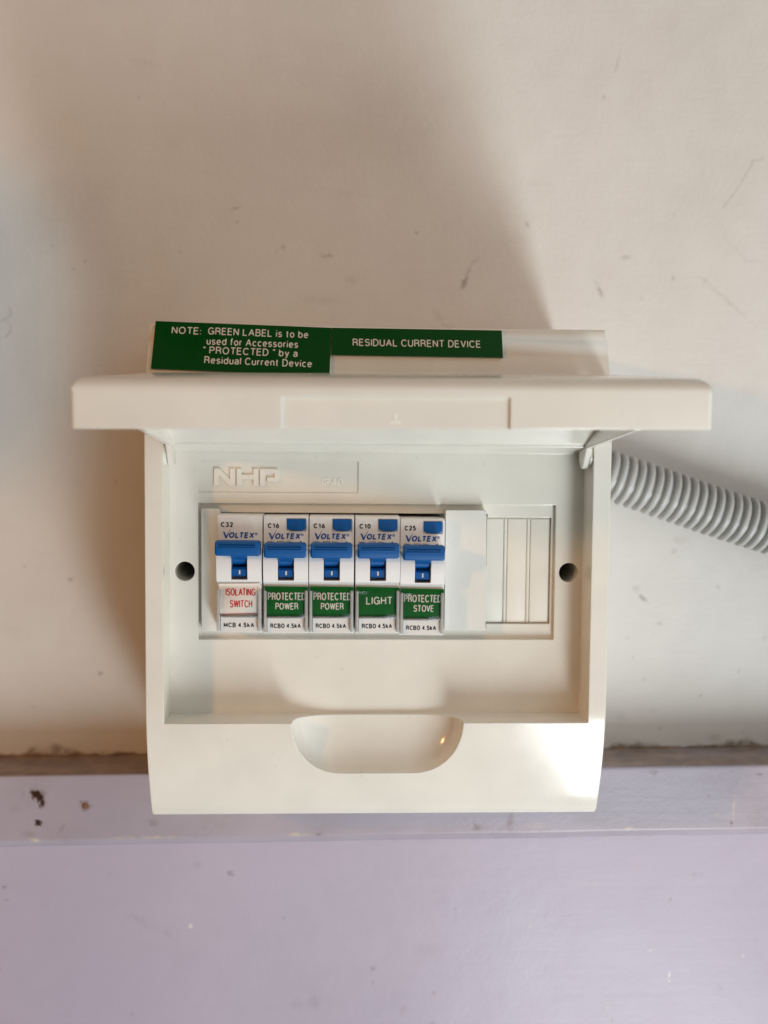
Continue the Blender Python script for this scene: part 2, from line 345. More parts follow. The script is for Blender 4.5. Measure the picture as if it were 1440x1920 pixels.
WALL_LINES = [([(187.0, 142.1), (185.2, 141.3), (181.6, 140.8), (180.9, 138.2), (178.4, 134.4), (176.0, 129.8), (173.7, 126.0), (169.5, 120.9)], 0.41, 0.55), ([(169.5, 120.9), (168.0, 118.8)], 0.77, 0.6), ([(-171.0, 66.1), (-170.3, 62.8), (-172.3, 61.1), (-174.8, 59.8)], 0.57, 0.55), ([(-172.6, 59.8), (-170.6, 57.4), (-170.9, 54.4), (-172.9, 52.4)], 0.57, 0.5), ([(169.3, 108.3), (170.0, 103.2), (180.2, 93.2), (188.1, 93.3)], 0.39, 0.2)]
RAIL_MARKS = [(-130.8, -162.7, 1.93, 1.93, 0, 0.8), (-76.3, -173.3, 0.48, 0.48, 0, 0.5), (-142.2, -174.0, 0.6, 2.9, 35, 0.35), (-156.2, -175.9, 2.9, 1.45, 0, 0.2), (-99.9, -170.9, 2.18, 1.93, 0, 0.25), (49.4, -174.4, 2.18, 1.45, 20, 0.4), (64.9, -171.3, 1.45, 3.38, 10, 0.5), (131.9, -148.8, 1.45, 1.21, 0, 0.45), (168.9, -148.0, 0.97, 0.48, 0, 0.5), (182.1, -149.6, 1.45, 0.48, 0, 0.6), (158.5, -159.7, 0.73, 0.73, 0, 0.25), (-24.4, -176.9, 1.45, 0.73, 0, 0.4), (169.4, -173.0, 0.6, 0.97, 0, 0.8), (-162.1, -163.5, 2.42, 1.93, 0, 0.1)]
RAIL_CHIPS = [(-153.4, -178.9, 1.93, 0.97, 0, 0.8), (-114.0, -177.7, 4.35, 0.73, 0, 0.55), (-97.0, -177.6, 6.77, 0.73, 0, 0.55), (-34.0, -176.6, 3.87, 0.73, 0, 0.7), (120.7, -175.2, 2.18, 0.6, 0, 0.9), (170.4, -165.6, 0.36, 5.32, 4, 0.6), (76.9, -173.4, 4.83, 1.21, 0, 0.25), (162.6, -168.6, 0.73, 0.48, 0, 0.4), (155.1, -145.9, 1.45, 0.48, 0, 0.5)]
LOW_MARKS = [(-169.8, -203.0, 0.86, 0.61, 0, 0.7), (-168.9, -209.1, 0.74, 0.61, 0, 0.5), (-65.6, -197.4, 1.23, 1.23, 0, 0.5), (-80.8, -192.9, 1.72, 1.23, 20, 0.25), (-40.6, -219.2, 0.74, 0.74, 0, 0.35), (-121.4, -197.1, 0.74, 0.74, 0, 0.25), (1.8, -244.2, 1.47, 0.98, 0, 0.35), (1.6, -250.7, 0.74, 0.74, 0, 0.3), (-34.0, -261.1, 3.44, 2.46, 0, 0.12), (-25.9, -260.2, 2.7, 3.19, 0, 0.15), (-94.1, -226.6, 2.46, 0.49, 40, 0.2), (-106.0, -220.1, 7.37, 1.96, 30, 0.1), (143.3, -212.1, 0.61, 0.61, 0, 0.9), (155.1, -199.7, 1.23, 0.37, 0, 0.6), (158.5, -199.7, 0.74, 0.29, 0, 0.4), (40.3, -215.5, 0.98, 0.61, 0, 0.3), (30.7, -256.3, 0.98, 0.74, 0, 0.35), (16.0, -264.5, 2.21, 2.7, 0, 0.15), (168.7, -255.9, 1.72, 0.49, 25, 0.3), (116.8, -271.6, 0.49, 0.49, 0, 0.6), (126.6, -269.4, 2.46, 0.74, 0, 0.15), (30.1, -271.3, 1.23, 0.74, 0, 0.3), (-111.4, -264.4, 0.49, 0.49, 0, 0.4), (27.1, -235.9, 4.91, 3.44, 0, 0.08), (84.3, -218.8, 1.96, 2.46, 0, 0.06), (-172.1, -242.1, 0.74, 0.49, 0, 0.3)]
LOW_CHIPS = [(-84.1, -222.4, 0.86, 0.86, 0, 0.9), (143.8, -249.2, 0.61, 0.98, 0, 0.95), (143.6, -252.1, 0.49, 0.49, 0, 0.8), (134.1, -237.2, 0.98, 0.37, 0, 0.6), (76.2, -224.2, 0.37, 0.74, 0, 0.4), (179.2, -240.2, 0.74, 0.74, 0, 0.3), (103.2, -204.1, 7.37, 0.29, 0, 0.15), (114.1, -265.2, 0.74, 0.49, 0, 0.4)]

# ------------------------------------------------------------------ the setting: wall, rail, lower wall
def spread(lo, hi, step, far0, far1):
    f = np.arange(lo, hi+step, step)
    return np.concatenate([np.linspace(far0, lo-30, 6), f, np.linspace(hi+30, far1, 6)])
def smoothnoise(x, z, sc, seed):
    rs = np.random.RandomState(seed); out = np.zeros_like(x)
    for k in range(7):
        a = rs.uniform(0, 2*np.pi); fr = sc*rs.uniform(.6, 2.2); ph = rs.uniform(0, 6.28)
        out += np.sin((x*np.cos(a)+z*np.sin(a))*fr+ph)
    return out/3.2
def blobs(x, z, lst, seed=1):
    out = np.zeros_like(x)
    wob = smoothnoise(x, z, 2.2, seed)
    for cx, cz, rx, rz, ang, s in lst:
        near = (np.abs(x-cx) < 4*max(rx, rz)+2) & (np.abs(z-cz) < 4*max(rx, rz)+2)
        a = R(-ang); dx = x[near]-cx; dz = z[near]-cz
        u = (dx*math.cos(a)+dz*math.sin(a))/max(rx, .45); v = (-dx*math.sin(a)+dz*math.cos(a))/max(rz, .45)
        d = np.sqrt(u*u+v*v)*(1+.28*wob[near])
        out[near] = np.maximum(out[near], s*np.clip(1.45-d, 0, 1)**.9)
    return out
def strokes(x, z, lst):
    out = np.zeros_like(x)
    for pts, w, s in lst:
        for (ax, az), (bx, bz) in zip(pts[:-1], pts[1:]):
            near = (x > min(ax, bx)-3) & (x < max(ax, bx)+3) & (z > min(az, bz)-3) & (z < max(az, bz)+3)
            px, pz = x[near], z[near]; dx, dz = bx-ax, bz-az
            t = np.clip(((px-ax)*dx+(pz-az)*dz)/(dx*dx+dz*dz+1e-9), 0, 1)
            d = np.hypot(px-ax-t*dx, pz-az-t*dz)
            out[near] = np.maximum(out[near], s*np.clip(1.3-d/max(w, .5), 0, 1))
    return out
def grid_obj(name, X, Y, Z, attrs, mat):
    """X,Y,Z: (rows, cols) arrays in mm"""
    r, c = X.shape
    co = np.stack([X, Y, Z], -1).reshape(-1, 3)*S
    i = np.arange((r-1)*c).reshape(r-1, c)[:, :-1].ravel()
    quads = np.stack([i, i+1, i+c+1, i+c], 1)
    me = bpy.data.meshes.new(name)
    me.vertices.add(len(co)); me.vertices.foreach_set('co', co.ravel().astype(np.float32))
    me.loops.add(quads.size); me.loops.foreach_set('vertex_index', quads.ravel().astype(np.int32))
    me.polygons.add(len(quads)); me.polygons.foreach_set('loop_start', np.arange(0, quads.size, 4, dtype=np.int32))
    me.update(calc_edges=True)
    for k, v in attrs.items():
        a = me.attributes.new(k, 'FLOAT', 'POINT'); a.data.foreach_set('value', np.clip(v, 0, 1).ravel().astype(np.float32))
    me.shade_smooth(); me.materials.append(mat)
    o = bpy.data.objects.new(name, me); COL.objects.link(o); return o

TILT = .0093
def ledge_z(x): return -146.75+(x-8)*TILT
xs = spread(-185, 205, .8, -1500, 1500)
# off-white wall above the rail
zs = np.concatenate([np.arange(-150, 226, .8), np.linspace(240, 1400, 8)])
X, Z = np.meshgrid(xs, zs); Y = .25*smoothnoise(X, Z, .02, 3)+.05*smoothnoise(X, Z, .16, 4)
dirt = np.maximum(blobs(X, Z, WALL_MARKS), strokes(X, Z, WALL_LINES)*.6)*.72
h = Z-ledge_z(X)                            # grime and painted contact shade where the wall meets the ledge
edge = 2.2+1.6*smoothnoise(X, X*0, .10, 8)+1.2*smoothnoise(X, X*0, .35, 9)
dirt = np.maximum(dirt, .85*np.clip((edge-h)/3+.4, 0, 1)*np.clip(.7+.5*smoothnoise(X, Z, .3, 12), 0, 1))
dirt = np.maximum(dirt, .22*np.clip((9-h)/9, 0, 1)*np.clip(.6+.5*smoothnoise(X, Z, .12, 5), 0, 1))  # soft band: dirt plus contact shade put into the colour
dirt = np.maximum(dirt, .05*np.clip(smoothnoise(X, Z, .05, 21)-.2, 0, 1))
Y = Y-np.clip(dirt-.3, 0, 1)*.25
wall = grid_obj('wall', X, Y, Z, {'dirt': dirt, 'dust': np.clip((1.3+.7*smoothnoise(X, X*0, .05, 31)+.35*smoothnoise(X, X*0, .17, 32)+.3*smoothnoise(X, Z, .6, 34)-h)/1.4, 0, 1), 'chip': 0*X}, MAT['wall']); wall['kind'] = 'structure'

# timber rail: ledge, nosing, face, chamfered lower edge
prof = [(0.6, 0.0)] + [(-t, 0) for t in np.arange(1, 28.6, .9)] + [(-28.9, -.12), (-29.25, -.4), (-29.45, -.8)] + \
       [(-29.5, -t) for t in np.arange(1.4, 30.2, .7)] + [(-29.35, -30.5), (-28.8, -31.2), (-27.6, -32.4), (-26.2, -33.6), (-25, -34.6), (-22.5, -34.9)]
prof = np.array(prof); yy, zz = prof[:, 0][:, None], prof[:, 1][:, None]
X = np.repeat(xs[None, :], len(prof), 0); Z = zz+ledge_z(X)+.18*smoothnoise(X, X*0, .05, 2); Y = yy+.12*smoothnoise(X, Z, .05, 6)
top = np.clip((.2+zz)/.3, 0, 1)*np.ones_like(X)
onface = (zz < -.9)*np.ones_like(X)
hole1 = [(-152.9, -157.2, 2.3, 1.6, 10, 1), (-151.4, -158.8, 1.3, 1.6, 30, 1), (-150.3, -161.3, .8, 1.5, 30, 1), (-154.6, -156.4, 1.3, .8, 0, .9)]
hole2 = [(-152.4, -170.2, 1.35, 1.15, 20, 1)]
Yn = np.where(onface > 0, X, 1e6)
dirt = blobs(Yn, Z, RAIL_MARKS, 5); deep = np.maximum(blobs(Yn, Z, hole1, 9), blobs(Yn, Z, hole2, 10))
Y = Y+np.clip(deep*1.5, 0, 1)*.3
halo = [(a, b, c*1.45, d*1.4, e, f*.8) for a, b, c, d, e, f in hole1]
dirt = np.maximum(dirt, .8*blobs(Yn, Z, halo, 9)); dirt = np.maximum(dirt, np.clip(deep*1.4, 0, 1))
chip = blobs(Yn, Z, RAIL_CHIPS, 13)*np.clip(.75+.6*smoothnoise(X, Z, 1.0, 14), 0, 1)
dust = top*np.clip(.95+.25*smoothnoise(X, yy*np.ones_like(X), .12, 15), 0, 1)
dirt = np.maximum(dirt, top*.55*np.clip(smoothnoise(X*.6, yy*2*np.ones_like(X), .2, 16), 0, 1))
dirt = np.maximum(dirt, .10*onface*np.clip(smoothnoise(X, Z, .09, 17), 0, 1))
rail = grid_obj('timber_rail', X, Y, Z, {'dirt': dirt, 'dust': dust, 'chip': chip, 'hole': np.clip(deep*1.3-.1, 0, 1)}, MAT['rail'])
tag(rail, 'mauve painted timber rail with dusty top ledge and old nail holes', 'rail')
bm = bmesh.new()
bmesh.ops.create_uvsphere(bm, u_segments=18, v_segments=9, radius=1.0)
for v in bm.verts: v.co = Vector((-130.8+v.co.x*1.75, -29.35+v.co.y*.55, -162.7+v.co.z*1.7))
sh = obj('screw_head', bm, plastic('rusty_screw', (.20, .10, .045), .6, 0, .5, 1500), rail); sh['label'] = 'rusty brown screw head'

# lower wall
zl = np.concatenate([np.linspace(-1600, -320, 6), np.arange(-300, -178, .9)])
X, Z = np.meshgrid(xs, zl); Y = -23.6+.25*smoothnoise(X, Z, .02, 33)
low = grid_obj('lower_wall', X, Y, Z, {'dirt': np.maximum(blobs(X, Z, LOW_MARKS, 6), .05*np.clip(smoothnoise(X, Z, .04, 41), 0, 1)), 'dust': 0*X, 'chip': .75*blobs(X, Z, LOW_CHIPS, 7)}, MAT['lower'])
low['kind'] = 'structure'

# added block, unseen left of the view, shading the left edge from the bulb
bm = bmesh.new(); add_box(bm, -720, -432, -323, -.5, 77, 177, 20, 4)
pj = obj('bulb_blocker', bm, MAT['wall'], None, (-500, 0, 50)); pj['kind'] = 'structure'

# ------------------------------------------------------------------ distribution box
box = thing('distribution_box', 'open cream plastic breaker box on the wall with its lid raised', 'breaker box', (0, 0, -146))
def front_y(z):
    if z < -97: return -100+13*((-97-z)/49.8)**1.9
    if z > 5: return -100+(1.5 if z > 24 else 1.5*(z-5)/19)+11*max(0, (z-24))/25.6 + (4.2 if z > 26 else 0)*0
    return -100
zlist = [49.6, 44, 38, 32, 27, 24, 20, 12, 5, -20, -60, -97, -101, -105, -109, -113, -117, -121, -125, -129, -133, -137, -141, -144, -146.7]
def strip_y(z): return front_y(z)
prof = [(front_y(z), z) for z in zlist] + [(-60, -146.2), (-45, -144.8), (-.5, -144.8), (-.5, 49.6)]
bm = bmesh.new(); a, b = add_prism_x(bm, prof, -90, 90)
bm.edges.ensure_lookup_table()
nz = len(zlist)
es = []
for ring in (a, b):
    for i in range(nz-1):
        e = bm.edges.get((ring[i], ring[i+1])); es.append(e)
es.append(bm.edges.get((a[nz-1], b[nz-1]))); es.append(bm.edges.get((a[0], b[0])))
bmesh.ops.bevel(bm, geom=es, offset=1.5, segments=4, profile=.5, affect='EDGES')
# recess with a drafted ceiling
c1 = bmesh.new()
add_prism_x(c1, [(-120, 5.9), (-84.2, 0.1), (-84.2, -105.7), (-120, -105.9)], -83.1, 83.1)
c2 = bmesh.new(); add_box(c2, -71.8, 72.0, -90, -82.0, -75.5, -20.7)
c3 = bmesh.new(); add_box(c3, -63.2, 44.5, -90, -55, -71.4, -24.5)
c4 = bmesh.new(); add_box(c4, 44.0, 70.6, -90, -78, -69.4, -25.9)
c5 = bmesh.new(); add_box(c5, -71.7, -8.1, -90, -83.75, -16.3, -3.7)
cc = [c1, c2, c3, c4, c5]
for hx in (-77.1, 77.6):
    c = bmesh.new(); bmesh.ops.create_cone(c, cap_ends=True, segments=40, radius1=3.9, radius2=3.9, depth=60, matrix=Matrix.Translation((hx, -65, -48.0)) @ Matrix.Rotation(R(90), 4, 'X')); cc.append(c)
# finger scoop: a stretched half bowl
c = bmesh.new(); bmesh.ops.create_uvsphere(c, u_segments=64, v_segments=40, radius=1)
for v in c.verts:
    x, y, z = v.co
    ex = math.copysign(abs(x)**.9, x)
    v.co = Vector((ex*20.5+math.copysign(13.2, x) if abs(x) > 1e-4 else 0, -100+math.copysign(abs(y)**.62, y)*13.9, -105.3+z*22.3))
cc.append(c)
body = mesh_to_obj('cover', cut(bm, cc), MAT['cover'], box)
# raised lettering on the moulded name panel
def poly_letters(bm, polys, y0, y1):
    for p in polys: add_prism_y(bm, p, y0, y1)
bm = bmesh.new()
x0, zt, zb = -65.5, -6.8, -13.7; st = 2.0
def qx(t): return x0+t
N1 = [(qx(0), zb), (qx(0), zt), (qx(2.3), zt), (qx(6.3), zb+2.6), (qx(6.3), zt), (qx(8.3), zt), (qx(8.3), zb), (qx(6.2), zb), (qx(2.0), zt-2.8), (qx(2.0), zb)]
H1 = [(qx(9.0), zb), (qx(9.0), zt), (qx(11.0), zt), (qx(11.0), zt-2.4), (qx(15.6), zt-2.4), (qx(15.6), zt), (qx(17.5), zt), (qx(17.5), zb), (qx(15.6), zb), (qx(15.6), zt-4.3), (qx(11.0), zt-4.3), (qx(11.0), zb)]
P1 = [(qx(18.2), zb), (qx(18.2), zt), (qx(24.6), zt), (qx(25.6), zt-.5), (qx(26.0), zt-1.4), (qx(26.0), zt-3.9), (qx(25.6), zt-4.9), (qx(24.6), zt-5.3), (qx(21.0), zt-5.3), (qx(21.0), zt-3.4), (qx(24.0), zt-3.4), (qx(24.0), zt-1.9), (qx(20.2), zt-1.9), (qx(20.2), zb)]
poly_letters(bm, [N1, H1, P1], -84.6, -83.7)
obj('embossed_lettering', bm, MAT['relief'], body, smooth=None)
bm = bmesh.new(); add_flat(bm, text_geo('IP40', -22.5, -14.2, -13.5, 3.1, wt=.15), lambda x, z: (x, -84.05, z))  # flat letters, coloured paler to read as lit relief
for f in bm.faces: f.normal_update()
bad = [f for f in bm.faces if f.normal.y > 0]; bmesh.ops.reverse_faces(bm, faces=bad)
obj('embossed_lettering', bm, MAT['fine'], body, smooth=None)
# ribs of the snap-off strip
bm = bmesh.new()
add_box(bm, 44.1, 70.5, -80.5, -78.1, -69.35, -25.95)
for xa, xb in ((44.3, 51.2), (53.0, 60.6), (62.4, 69.9)): add_box(bm, xa, xb, -81.1, -80.2, -69.0, -26.5, .3, 3)
for xr in (52.1, 61.5):
    bmesh.ops.create_cone(bm, cap_ends=True, segments=16, radius1=.62, radius2=.62, depth=42.6, matrix=Matrix.Translation((xr, -80.55, -47.7)))
obj('knockout_strip', bm, MAT['knock'], box)
bm = bmesh.new(); add_box(bm, -70.4, -62.9, -86.0, -82.1, -71.9, -22.8, .35, 2); obj('blanking_strip', bm, MAT['blank'], box)
# little hinge lugs on the cover's side walls
for sx in (-1, 1):
    bm = bmesh.new(); add_prism_x(bm, [(-99, 2.4), (-99, -1.5), (-97.5, -4.2), (-95.5, -5.2), (-93, -4.8), (-90.5, 1.0)], sx*82.0, sx*83.3)
    obj('hinge_lug', bm, MAT['cover'], body)

# lid: a tray with a rim, open just about level
def shear_lid(v): return Vector((v.x, v.y, v.z*(.93+.07*(v.y+209.6)/110.6)+7.2+(v.y+209.6)*.072+v.x*.0075))
bm = bmesh.new(); add_box(bm, -89.7, 89.7, -209.6, -98.5, 0, 15.4)
tops = [e for e in bm.edges if all(v.co.z > 10 for v in e.verts) and not all(v.co.y > -100 for v in e.verts)]
bmesh.ops.bevel(bm, geom=tops, offset=4.4, segments=6, profile=.5, affect='EDGES')
vert_e = [e for e in bm.edges if abs(e.verts[0].co.z-e.verts[1].co.z) > 8 and all(v.co.y < -200 for v in e.verts)]
bmesh.ops.bevel(bm, geom=vert_e, offset=1.2, segments=3, profile=.5, affect='EDGES')
k1 = bmesh.new(); add_box(k1, -87.6, 87.6, -207.5, -90, -2, 13.2)
k2 = bmesh.new(); add_box(k2, -31.6, 32.1, -215, -208.85, -2, 9.6)
me = cut(bm, [k1, k2])
for v in me.vertices: v.co = shear_lid(v.co)
lid = mesh_to_obj('lid', me, MAT['lid'], box)
for sx in (-1, 1):
    bm = bmesh.new(); add_prism_x(bm, [(-167, 8.3), (-102.5, 2.4), (-97.5, -4.0), (-96.3, -5.2), (-94.6, -5.7), (-92.6, -4.9), (-90.8, -2.5), (-89.6, 2), (-89.6, 21), (-167, 20.5)], sx*79.5, sx*81.7)
    obj('hinge_arm', bm, MAT['lid'], lid)
bm = bmesh.new(); add_prism_x(bm, [(-99.3, 3.4), (-150, 18.5), (-150, 20.2), (-99.3, 6.5)], -79.6, 79.6)
obj('hinge_web', bm, MAT['lid'], lid)
bm = bmesh.new(); add_box(bm, -.3, .3, -208.95, -208.7, 9.4, 11.6); add_box(bm, -1.7, 1.7, -208.95, -208.7, 9.0, 9.5)
obj('moulding_mark', bm, MAT['fine'], lid)

# ------------------------------------------------------------------ green engraved signs on the top strip
slope = (strip_y(49.6)-strip_y(27))/22.6
def sign(label, x0, z0, w, hgt, rot, lines, thick=1.5):
    """x0,z0: lower left corner; rot in radians about the strip's normal"""
    t = thing('engraved_sign', label, 'sign', (x0+w/2, strip_y(z0), z0), 'green engraved signs above the lid')
    c, s = math.cos(rot), math.sin(rot)
    def place(u, v, d):                                  # d: height above the strip
        x = x0+u*c-v*s; z = z0+u*s+v*c
        return (x, strip_y(27)+slope*(z-27)-d, z)
    def slab(d0, d1, ins=0):
        bm = bmesh.new()
        A = [bm.verts.new(place(u, v, d0)) for u, v in ((0, 0), (w, 0), (w, hgt), (0, hgt))]
        B = [bm.verts.new(place(u, v, d1)) for u, v in ((ins, ins), (w-ins, ins), (w-ins, hgt-ins), (ins, hgt-ins))]
        for i in range(4): bm.faces.new((A[i], A[(i+1) % 4], B[(i+1) % 4], B[i]))
        bm.faces.new(A); bm.faces.new(B); return bm
    obj('backing', slab(.05, thick-.35), MAT['core'], t, smooth=None)
    obj('green_face', slab(thick-.35, thick, .08), MAT['green'], t, smooth=None)
    text_obj('lettering', lines, 0, MAT['ink_white'], t, lambda u, v: place(u, v, thick+.05))
    return t
Hs = 19.2
sign('larger green engraved sign beginning NOTE, tilted at the left of the strip', -88.0, 31.3, 68.4, Hs, -.026, [
    ('NOTE:', 6.6, 18.0, Hs-4.9, 2.95), ('GREEN LABEL is to be', 20.6, 59.6, Hs-4.7, 2.95), ('used for Accessories', 20.4, 55.8, Hs-8.8, 2.95),
    ('\u201c PROTECTED \u201d by a', 19.3, 55.9, Hs-12.4, 2.95), ('Residual Current Device', 20.1, 61.5, Hs-16.3, 2.95)])
sign('narrow green engraved sign reading RESIDUAL CURRENT DEVICE', -19.0, 37.55, 67.0, 11.2, -.003, [('RESIDUAL CURRENT DEVICE', 8.2, 58.4, 3.9, 2.95)])

# ------------------------------------------------------------------ circuit breakers
LEFTS = [-62.9, -45.15, -27.15, -9.35, 8.65]
DZ = [.3, 0, 0, -.05, -.75]
def check_v(x, zb):                                     # the tick-shaped first letter of the maker's name
    return [(x, zb+2.55), (x+.75, zb+2.45), (x+1.35, zb+.95), (x+3.15, zb+3.75), (x+1.5, zb-.1), (x+1.0, zb-.1)]
def breaker_body(i):
    x = LEFTS[i]; dz = DZ[i]
    prof = [(-58, -25.1), (-93.3, -25.1), (-94, -25.7), (-94, -37.0), (-97.0, -37.8), (-98.0, -40), (-98.2, -43), (-97.7, -47), (-96.7, -50.6), (-94.8, -51.3), (-94.4, -52), (-94.3, -64.7), (-94.3, -70.9), (-93.8, -71.2), (-58, -71.2)]
    bm = bmesh.new(); add_prism_x(bm, [(y, z+dz) for y, z in prof], x, x+17.5)
    k = bmesh.new(); add_box(k, x+5.7, x+12.0, -110, -90.5, -50.0+dz, -37.5+dz)
    k2 = bmesh.new(); add_box(k2, x+9.05, x+16.55, -110, -93.6, -30.95+dz, -26.0+dz)
    return mesh_to_obj('body', cut(bm, [k] + ([k2] if i else [])), MAT['breaker'], roots[i])
def toggle(i):
    x = LEFTS[i]; dz = DZ[i]+(.45 if i == 0 else 0); t = roots[i]
    xa, xb = (x+.2, x+17.3) if i == 0 else (x+.75, x+16.75)
    bm = bmesh.new()
    bar = [(-97.5, -34.9), (-102.6, -34.7), (-103.6, -35.2), (-104.1, -36.6), (-104.0, -39.5), (-103.4, -40.5), (-101, -40.75), (-97.5, -40.4)]
    a_, b_ = add_prism_x(bm, [(y, z+dz) for y, z in bar], xa, xb)
    ends = [bm.edges.get((r_[k], r_[(k+1) % 8])) for r_ in (a_, b_) for k in range(8)]
    bmesh.ops.bevel(bm, geom=ends, offset=.45, segments=2, affect='EDGES')
    for zz_ in (-35.75, -36.55, -37.35):                   # finger ridges
        add_prism_x(bm, [(-103.3, zz_+.22+dz), (-104.45, zz_+.12+dz), (-104.45, zz_-.12+dz), (-103.3, zz_-.22+dz)], xa+1.6, xb-1.6)
    s0, s1 = x+5.95, x+11.75
    add_prism_x(bm, [(y, z+dz) for y, z in ((-101.5, -39.5), (-101.3, -40.9), (-98.0, -42.2), (-96.6, -42.6), (-96.2, -43.6), (-93.2, -45.2), (-91, -45.2), (-91, -39.5))], s0, s1)
    add_prism_x(bm, [(y, z+DZ[i]) for y, z in ((-91, -45.0), (-95.2, -45.25), (-95.9, -46.0), (-95.7, -48.7), (-95.0, -49.1), (-91, -49.1))], s0, s1)
    tg = obj('toggle', bm, MAT['blue'], t)
    bm = bmesh.new(); add_box(bm, x+8.6, x+9.15, -96.05, -95.6, -48.0+DZ[i], -46.4+DZ[i]); obj('on_mark', bm, MAT['ink_white'], tg)
def test_button(i):
    x = LEFTS[i]+9.2; dz = DZ[i]; w = 7.2
    pts = [(x, -26.15), (x, -29.2)]
    for k in range(1, 6): pts.append((x+1.7*(1-math.cos(R(18*k))), -29.2-1.5*math.sin(R(18*k))))
    for k in range(5, 0, -1): pts.append((x+w-1.7*(1-math.cos(R(18*k))), -29.2-1.5*math.sin(R(18*k))))
    pts += [(x+w, -29.2), (x+w, -26.15)]
    bm = bmesh.new(); add_prism_y(bm, [(p, q+dz) for p, q in pts], -94.6, -93.0)
    bt = obj('test_button', bm, MAT['blue'], roots[i], smooth=None)
    text_obj('lettering', [('T', x+2.5, x+4.9, -29.5+dz, 2.2, dict(wt=.22))], -94.65, MAT['bluedark'], bt)
def front_print(i, rating, kind):
    x = LEFTS[i]; dz = DZ[i]; t = roots[i]; y = -94.06
    text_obj('rating_lettering', [(rating, x+(1.3 if i == 0 else 1.6), x+6.05, -29.75+dz, 1.95, dict(wt=.23, gap=.24))], y, MAT['ink_black'], t)
    bm = bmesh.new(); v0 = x+(1.95 if i else 2.1)
    geo = check_v(v0, -34.1+dz); vv = [bm.verts.new((p, y, q)) for p, q in geo]; f = bm.faces.new(vv)
    add_flat(bm, text_geo('OLTEX', x+4.3, x+14.15, -34.05+dz, 2.35, wt=.25, shear=.16), lambda p, q: (p, y, q))
    add_flat(bm, text_geo('\u00ae', x+14.5, x+15.6, -32.9+dz, 1.1, wt=.12), lambda p, q: (p, y, q))
    bmesh.ops.triangulate(bm, faces=bm.faces[:])
    obj('brand_lettering', bm, MAT['ink_blue'], t, smooth=None)
    if i:
        bm = bmesh.new()
        add_flat(bm, text_geo('230V~', x+1.5, x+4.4, -36.2+dz, 1.35, wt=.16), lambda p, q: (p, y, q))
        add_flat(bm, text_geo('50Hz', x+8.8, x+11.7, -36.2+dz, 1.35, wt=.16), lambda p, q: (p, y, q))
        for bx0, bx1, bz0, bz1 in ((5.3, 8.1, -35.05, -34.85), (5.3, 5.5, -36.2, -34.85), (7.9, 8.1, -36.2, -34.85)):
            q = [bm.verts.new((x+p, y, z+dz)) for p, z in ((bx0, bz0), (bx1, bz0), (bx1, bz1), (bx0, bz1))]; bm.faces.new(q)
        q = [bm.verts.new((x+p, y, z+dz)) for p, z in ((13.8, -36.0), (14.0, -35.3), (14.55, -34.75), (15.1, -35.3), (15.3, -36.0), (14.95, -36.0), (14.8, -35.5), (14.55, -35.15), (14.3, -35.5), (14.15, -36.0))]; bm.faces.new(q)
        obj('voltage_lettering', bm, MAT['ink_black'], t, smooth=None)
    # white printed foot panel
    bm = bmesh.new(); add_box(bm, x+1.5, x+15.9, -95.2, -94.1, -70.9+dz, -65.05+dz, .12, 1)
    pn = obj('print_panel', bm, MAT['panelwhite'], t)
    text_obj('lettering', [(kind, x+2.7, x+14.6, -69.0+dz, 1.85, dict(wt=.2, gap=.2))], -95.27, MAT['ink_black'], pn)
def card(i, lines, white=False):
    x = LEFTS[i]; dz = DZ[i]; t = roots[i]
    bm = bmesh.new()
    if white:
        add_prism_y(bm, [(x+.7, -51.9+dz), (x+.7, -64.0+dz), (x+17.0, -63.4+dz), (x+17.2, -52.6+dz), (x+16.5, -51.6+dz)], -95.45, -95.0)
    else:
        dr = .25 if i != 3 else .5
        add_prism_y(bm, [(x+.45, -52.4+dz), (x+.9, -64.2+dz), (x+17.0, -64.1+dz), (x+17.45, -52.4-dr+dz)], -95.45, -95.0)
    cd = obj('label_card', bm, MAT['whitecard' if white else 'greencard'], t, smooth=None)
    cd['label'] = 'white card' if white else 'green card'
    text_obj('lettering', lines, -95.52, MAT['ink_red' if white else 'ink_white'], cd)
    if white:
        bm = bmesh.new(); add_prism_y(bm, [(x+.9, -63.75+dz), (x+.9, -63.95+dz), (x+17.0, -63.35+dz), (x+17.0, -63.15+dz)], -95.55, -95.48); obj('red_line', bm, MAT['ink_red'], cd, smooth=None)
    bm = bmesh.new(); add_box(bm, x+.7, x+16.6, -96.9, -96.2, -64.6+dz, -54.2+dz, .15, 2)
    cv = obj('clear_cover', bm, MAT['clear'], t)
    bm = bmesh.new()
    add_box(bm, x+.15, x+1.35, -97.0, -94.3, -70.2+dz, -54.0+dz, .35, 3); add_box(bm, x+16.1, x+17.35, -97.0, -94.3, -70.2+dz, -54.0+dz, .35, 3)
    add_box(bm, x+1.35, x+16.1, -96.4, -94.8, -65.0+dz, -64.35+dz, .15, 2)
    obj('cover_edge', bm, MAT['clear_edge'], t)
LAB = ['isolating switch breaker with white card and red lettering, leftmost of the row',
       'breaker rated C16 with green PROTECTED POWER card, next to the isolating switch',
       'breaker rated C16 with green PROTECTED POWER card, middle of the row of five',
       'breaker rated C10 with green card reading LIGHT',
       'breaker rated C25 with green PROTECTED STOVE card, against the blank plate']
roots = [thing('circuit_breaker', LAB[i], 'circuit breaker', (LEFTS[i]+8.75, -58, -71.2+DZ[i]), 'circuit breakers in the box') for i in range(5)]
RATE = ['C32', 'C16', 'C16', 'C10', 'C25']
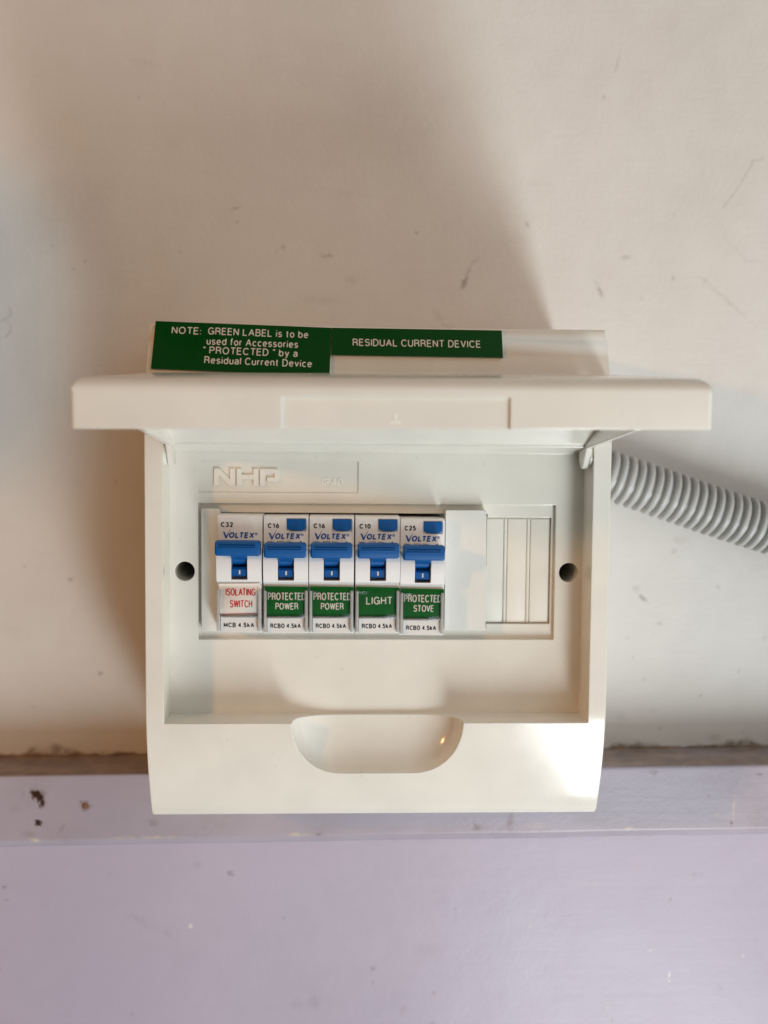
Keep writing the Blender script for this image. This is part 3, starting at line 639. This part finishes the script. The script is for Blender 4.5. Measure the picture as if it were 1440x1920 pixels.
for i in range(5):
    x = LEFTS[i]; dz = DZ[i]
    breaker_body(i); toggle(i)
    if i: test_button(i)
    front_print(i, RATE[i], 'RCBO 4.5kA' if i else 'MCB 4.5kA')
    if i == 0: card(i, [('ISOLATING', x+3.4, x+15.1, -56.5+dz, 2.95, dict(wt=.14)), ('SWITCH', x+5.1, x+13.85, -61.15+dz, 2.95, dict(wt=.14))], True)
    elif i == 3: card(i, [('LIGHT', x+4.3, x+14.7, -59.5+dz, 3.1)])
    else: card(i, [('PROTECTED', x+1.7, x+16.5, -57.9+dz, 3.0), ('STOVE' if i == 4 else 'POWER', x+(5.5 if i == 4 else 4.65), x+13.6, -61.65+dz, 2.7)])

for i, (ry, rz_) in enumerate(((.004, -.008), (-.002, .004), (.001, -.003), (-.003, .006), (.005, -.010))):
    roots[i].rotation_euler = (0, ry, rz_)              # none of them sits quite square

# blank plate with a torn right edge
bm = bmesh.new()
right = [(43.5, -71.0), (43.35, -66), (43.55, -64.5), (43.3, -62), (43.6, -58.5), (43.4, -56), (43.55, -52), (43.25, -49), (43.3, -40), (43.1, -22.7)]
add_prism_y(bm, [(26.85, -22.7), (26.85, -71.0)]+right, -88.5, -82.2)
bl = obj('blanking_plate', bm, MAT['blank'], None, (35, -82, -71), smooth=None)
tag(bl, 'plain off-white blanking plate with a torn right edge beside the last breaker', 'blanking plate')
for zc, hh, ww in ((-48.5, 3.2, .75), (-56.6, 2.6, .8), (-61.5, 1.2, .5), (-66.8, .8, .5), (-52.6, 1.0, .45)):
    bm = bmesh.new()
    pts = [(43.0, zc-hh), (43.3+ww*.5, zc-hh*.7), (43.3+ww, zc-hh*.1), (43.3+ww*.55, zc+hh*.4), (43.3+ww*.3, zc+hh), (43.0, zc+hh)]
    add_prism_y(bm, pts, -88.2, -86.5); obj('torn_flake', bm, MAT['panelwhite'], bl, smooth=None)

# ------------------------------------------------------------------ corrugated conduit
bm = bmesh.new()
ax = Vector((math.cos(-.302), 0, math.sin(-.302))); ay = Vector((0, 1, 0)); az = ax.cross(ay)
P0 = Vector((75.0, -13.4, .9)); seg = 40; pitch = 4.4; rings = []
Lc = 230.0; prof = [(0, 9.6), (.30, 9.6), (.36, 11.1), (.43, 11.85), (.50, 12.1), (.70, 12.15), (.84, 12.0), (.92, 11.4), (.975, 10.2)]
s = 0.0
while s < Lc:
    for t, r0 in prof:
        d = s+t*pitch; c0 = P0+ax*d+Vector((0, 0, -.00012*(d-60)**2*(1 if d > 60 else 0)))
        wob = Vector((0, .35*math.sin(d*.07+1), .45*math.sin(d*.05))); c0 = c0+wob; r0 = r0*(1+.006*math.sin(d*2.1)+.006*math.sin(d*.83))
        rings.append([bm.verts.new(c0+ay*(math.cos(2*math.pi*k/seg)*r0)+az*(math.sin(2*math.pi*k/seg)*r0)) for k in range(seg)])
    s += pitch
for ra, rb in zip(rings[:-1], rings[1:]):
    for k in range(seg): bm.faces.new((ra[k], ra[(k+1) % seg], rb[(k+1) % seg], rb[k]))
bm.faces.new(rings[0]); bm.faces.new(rings[-1])
cd = obj('corrugated_conduit', bm, MAT['conduit'], None, (75, -13, 0), smooth=60)
tag(cd, 'grey corrugated cable conduit sloping down from the right side of the box', 'conduit')
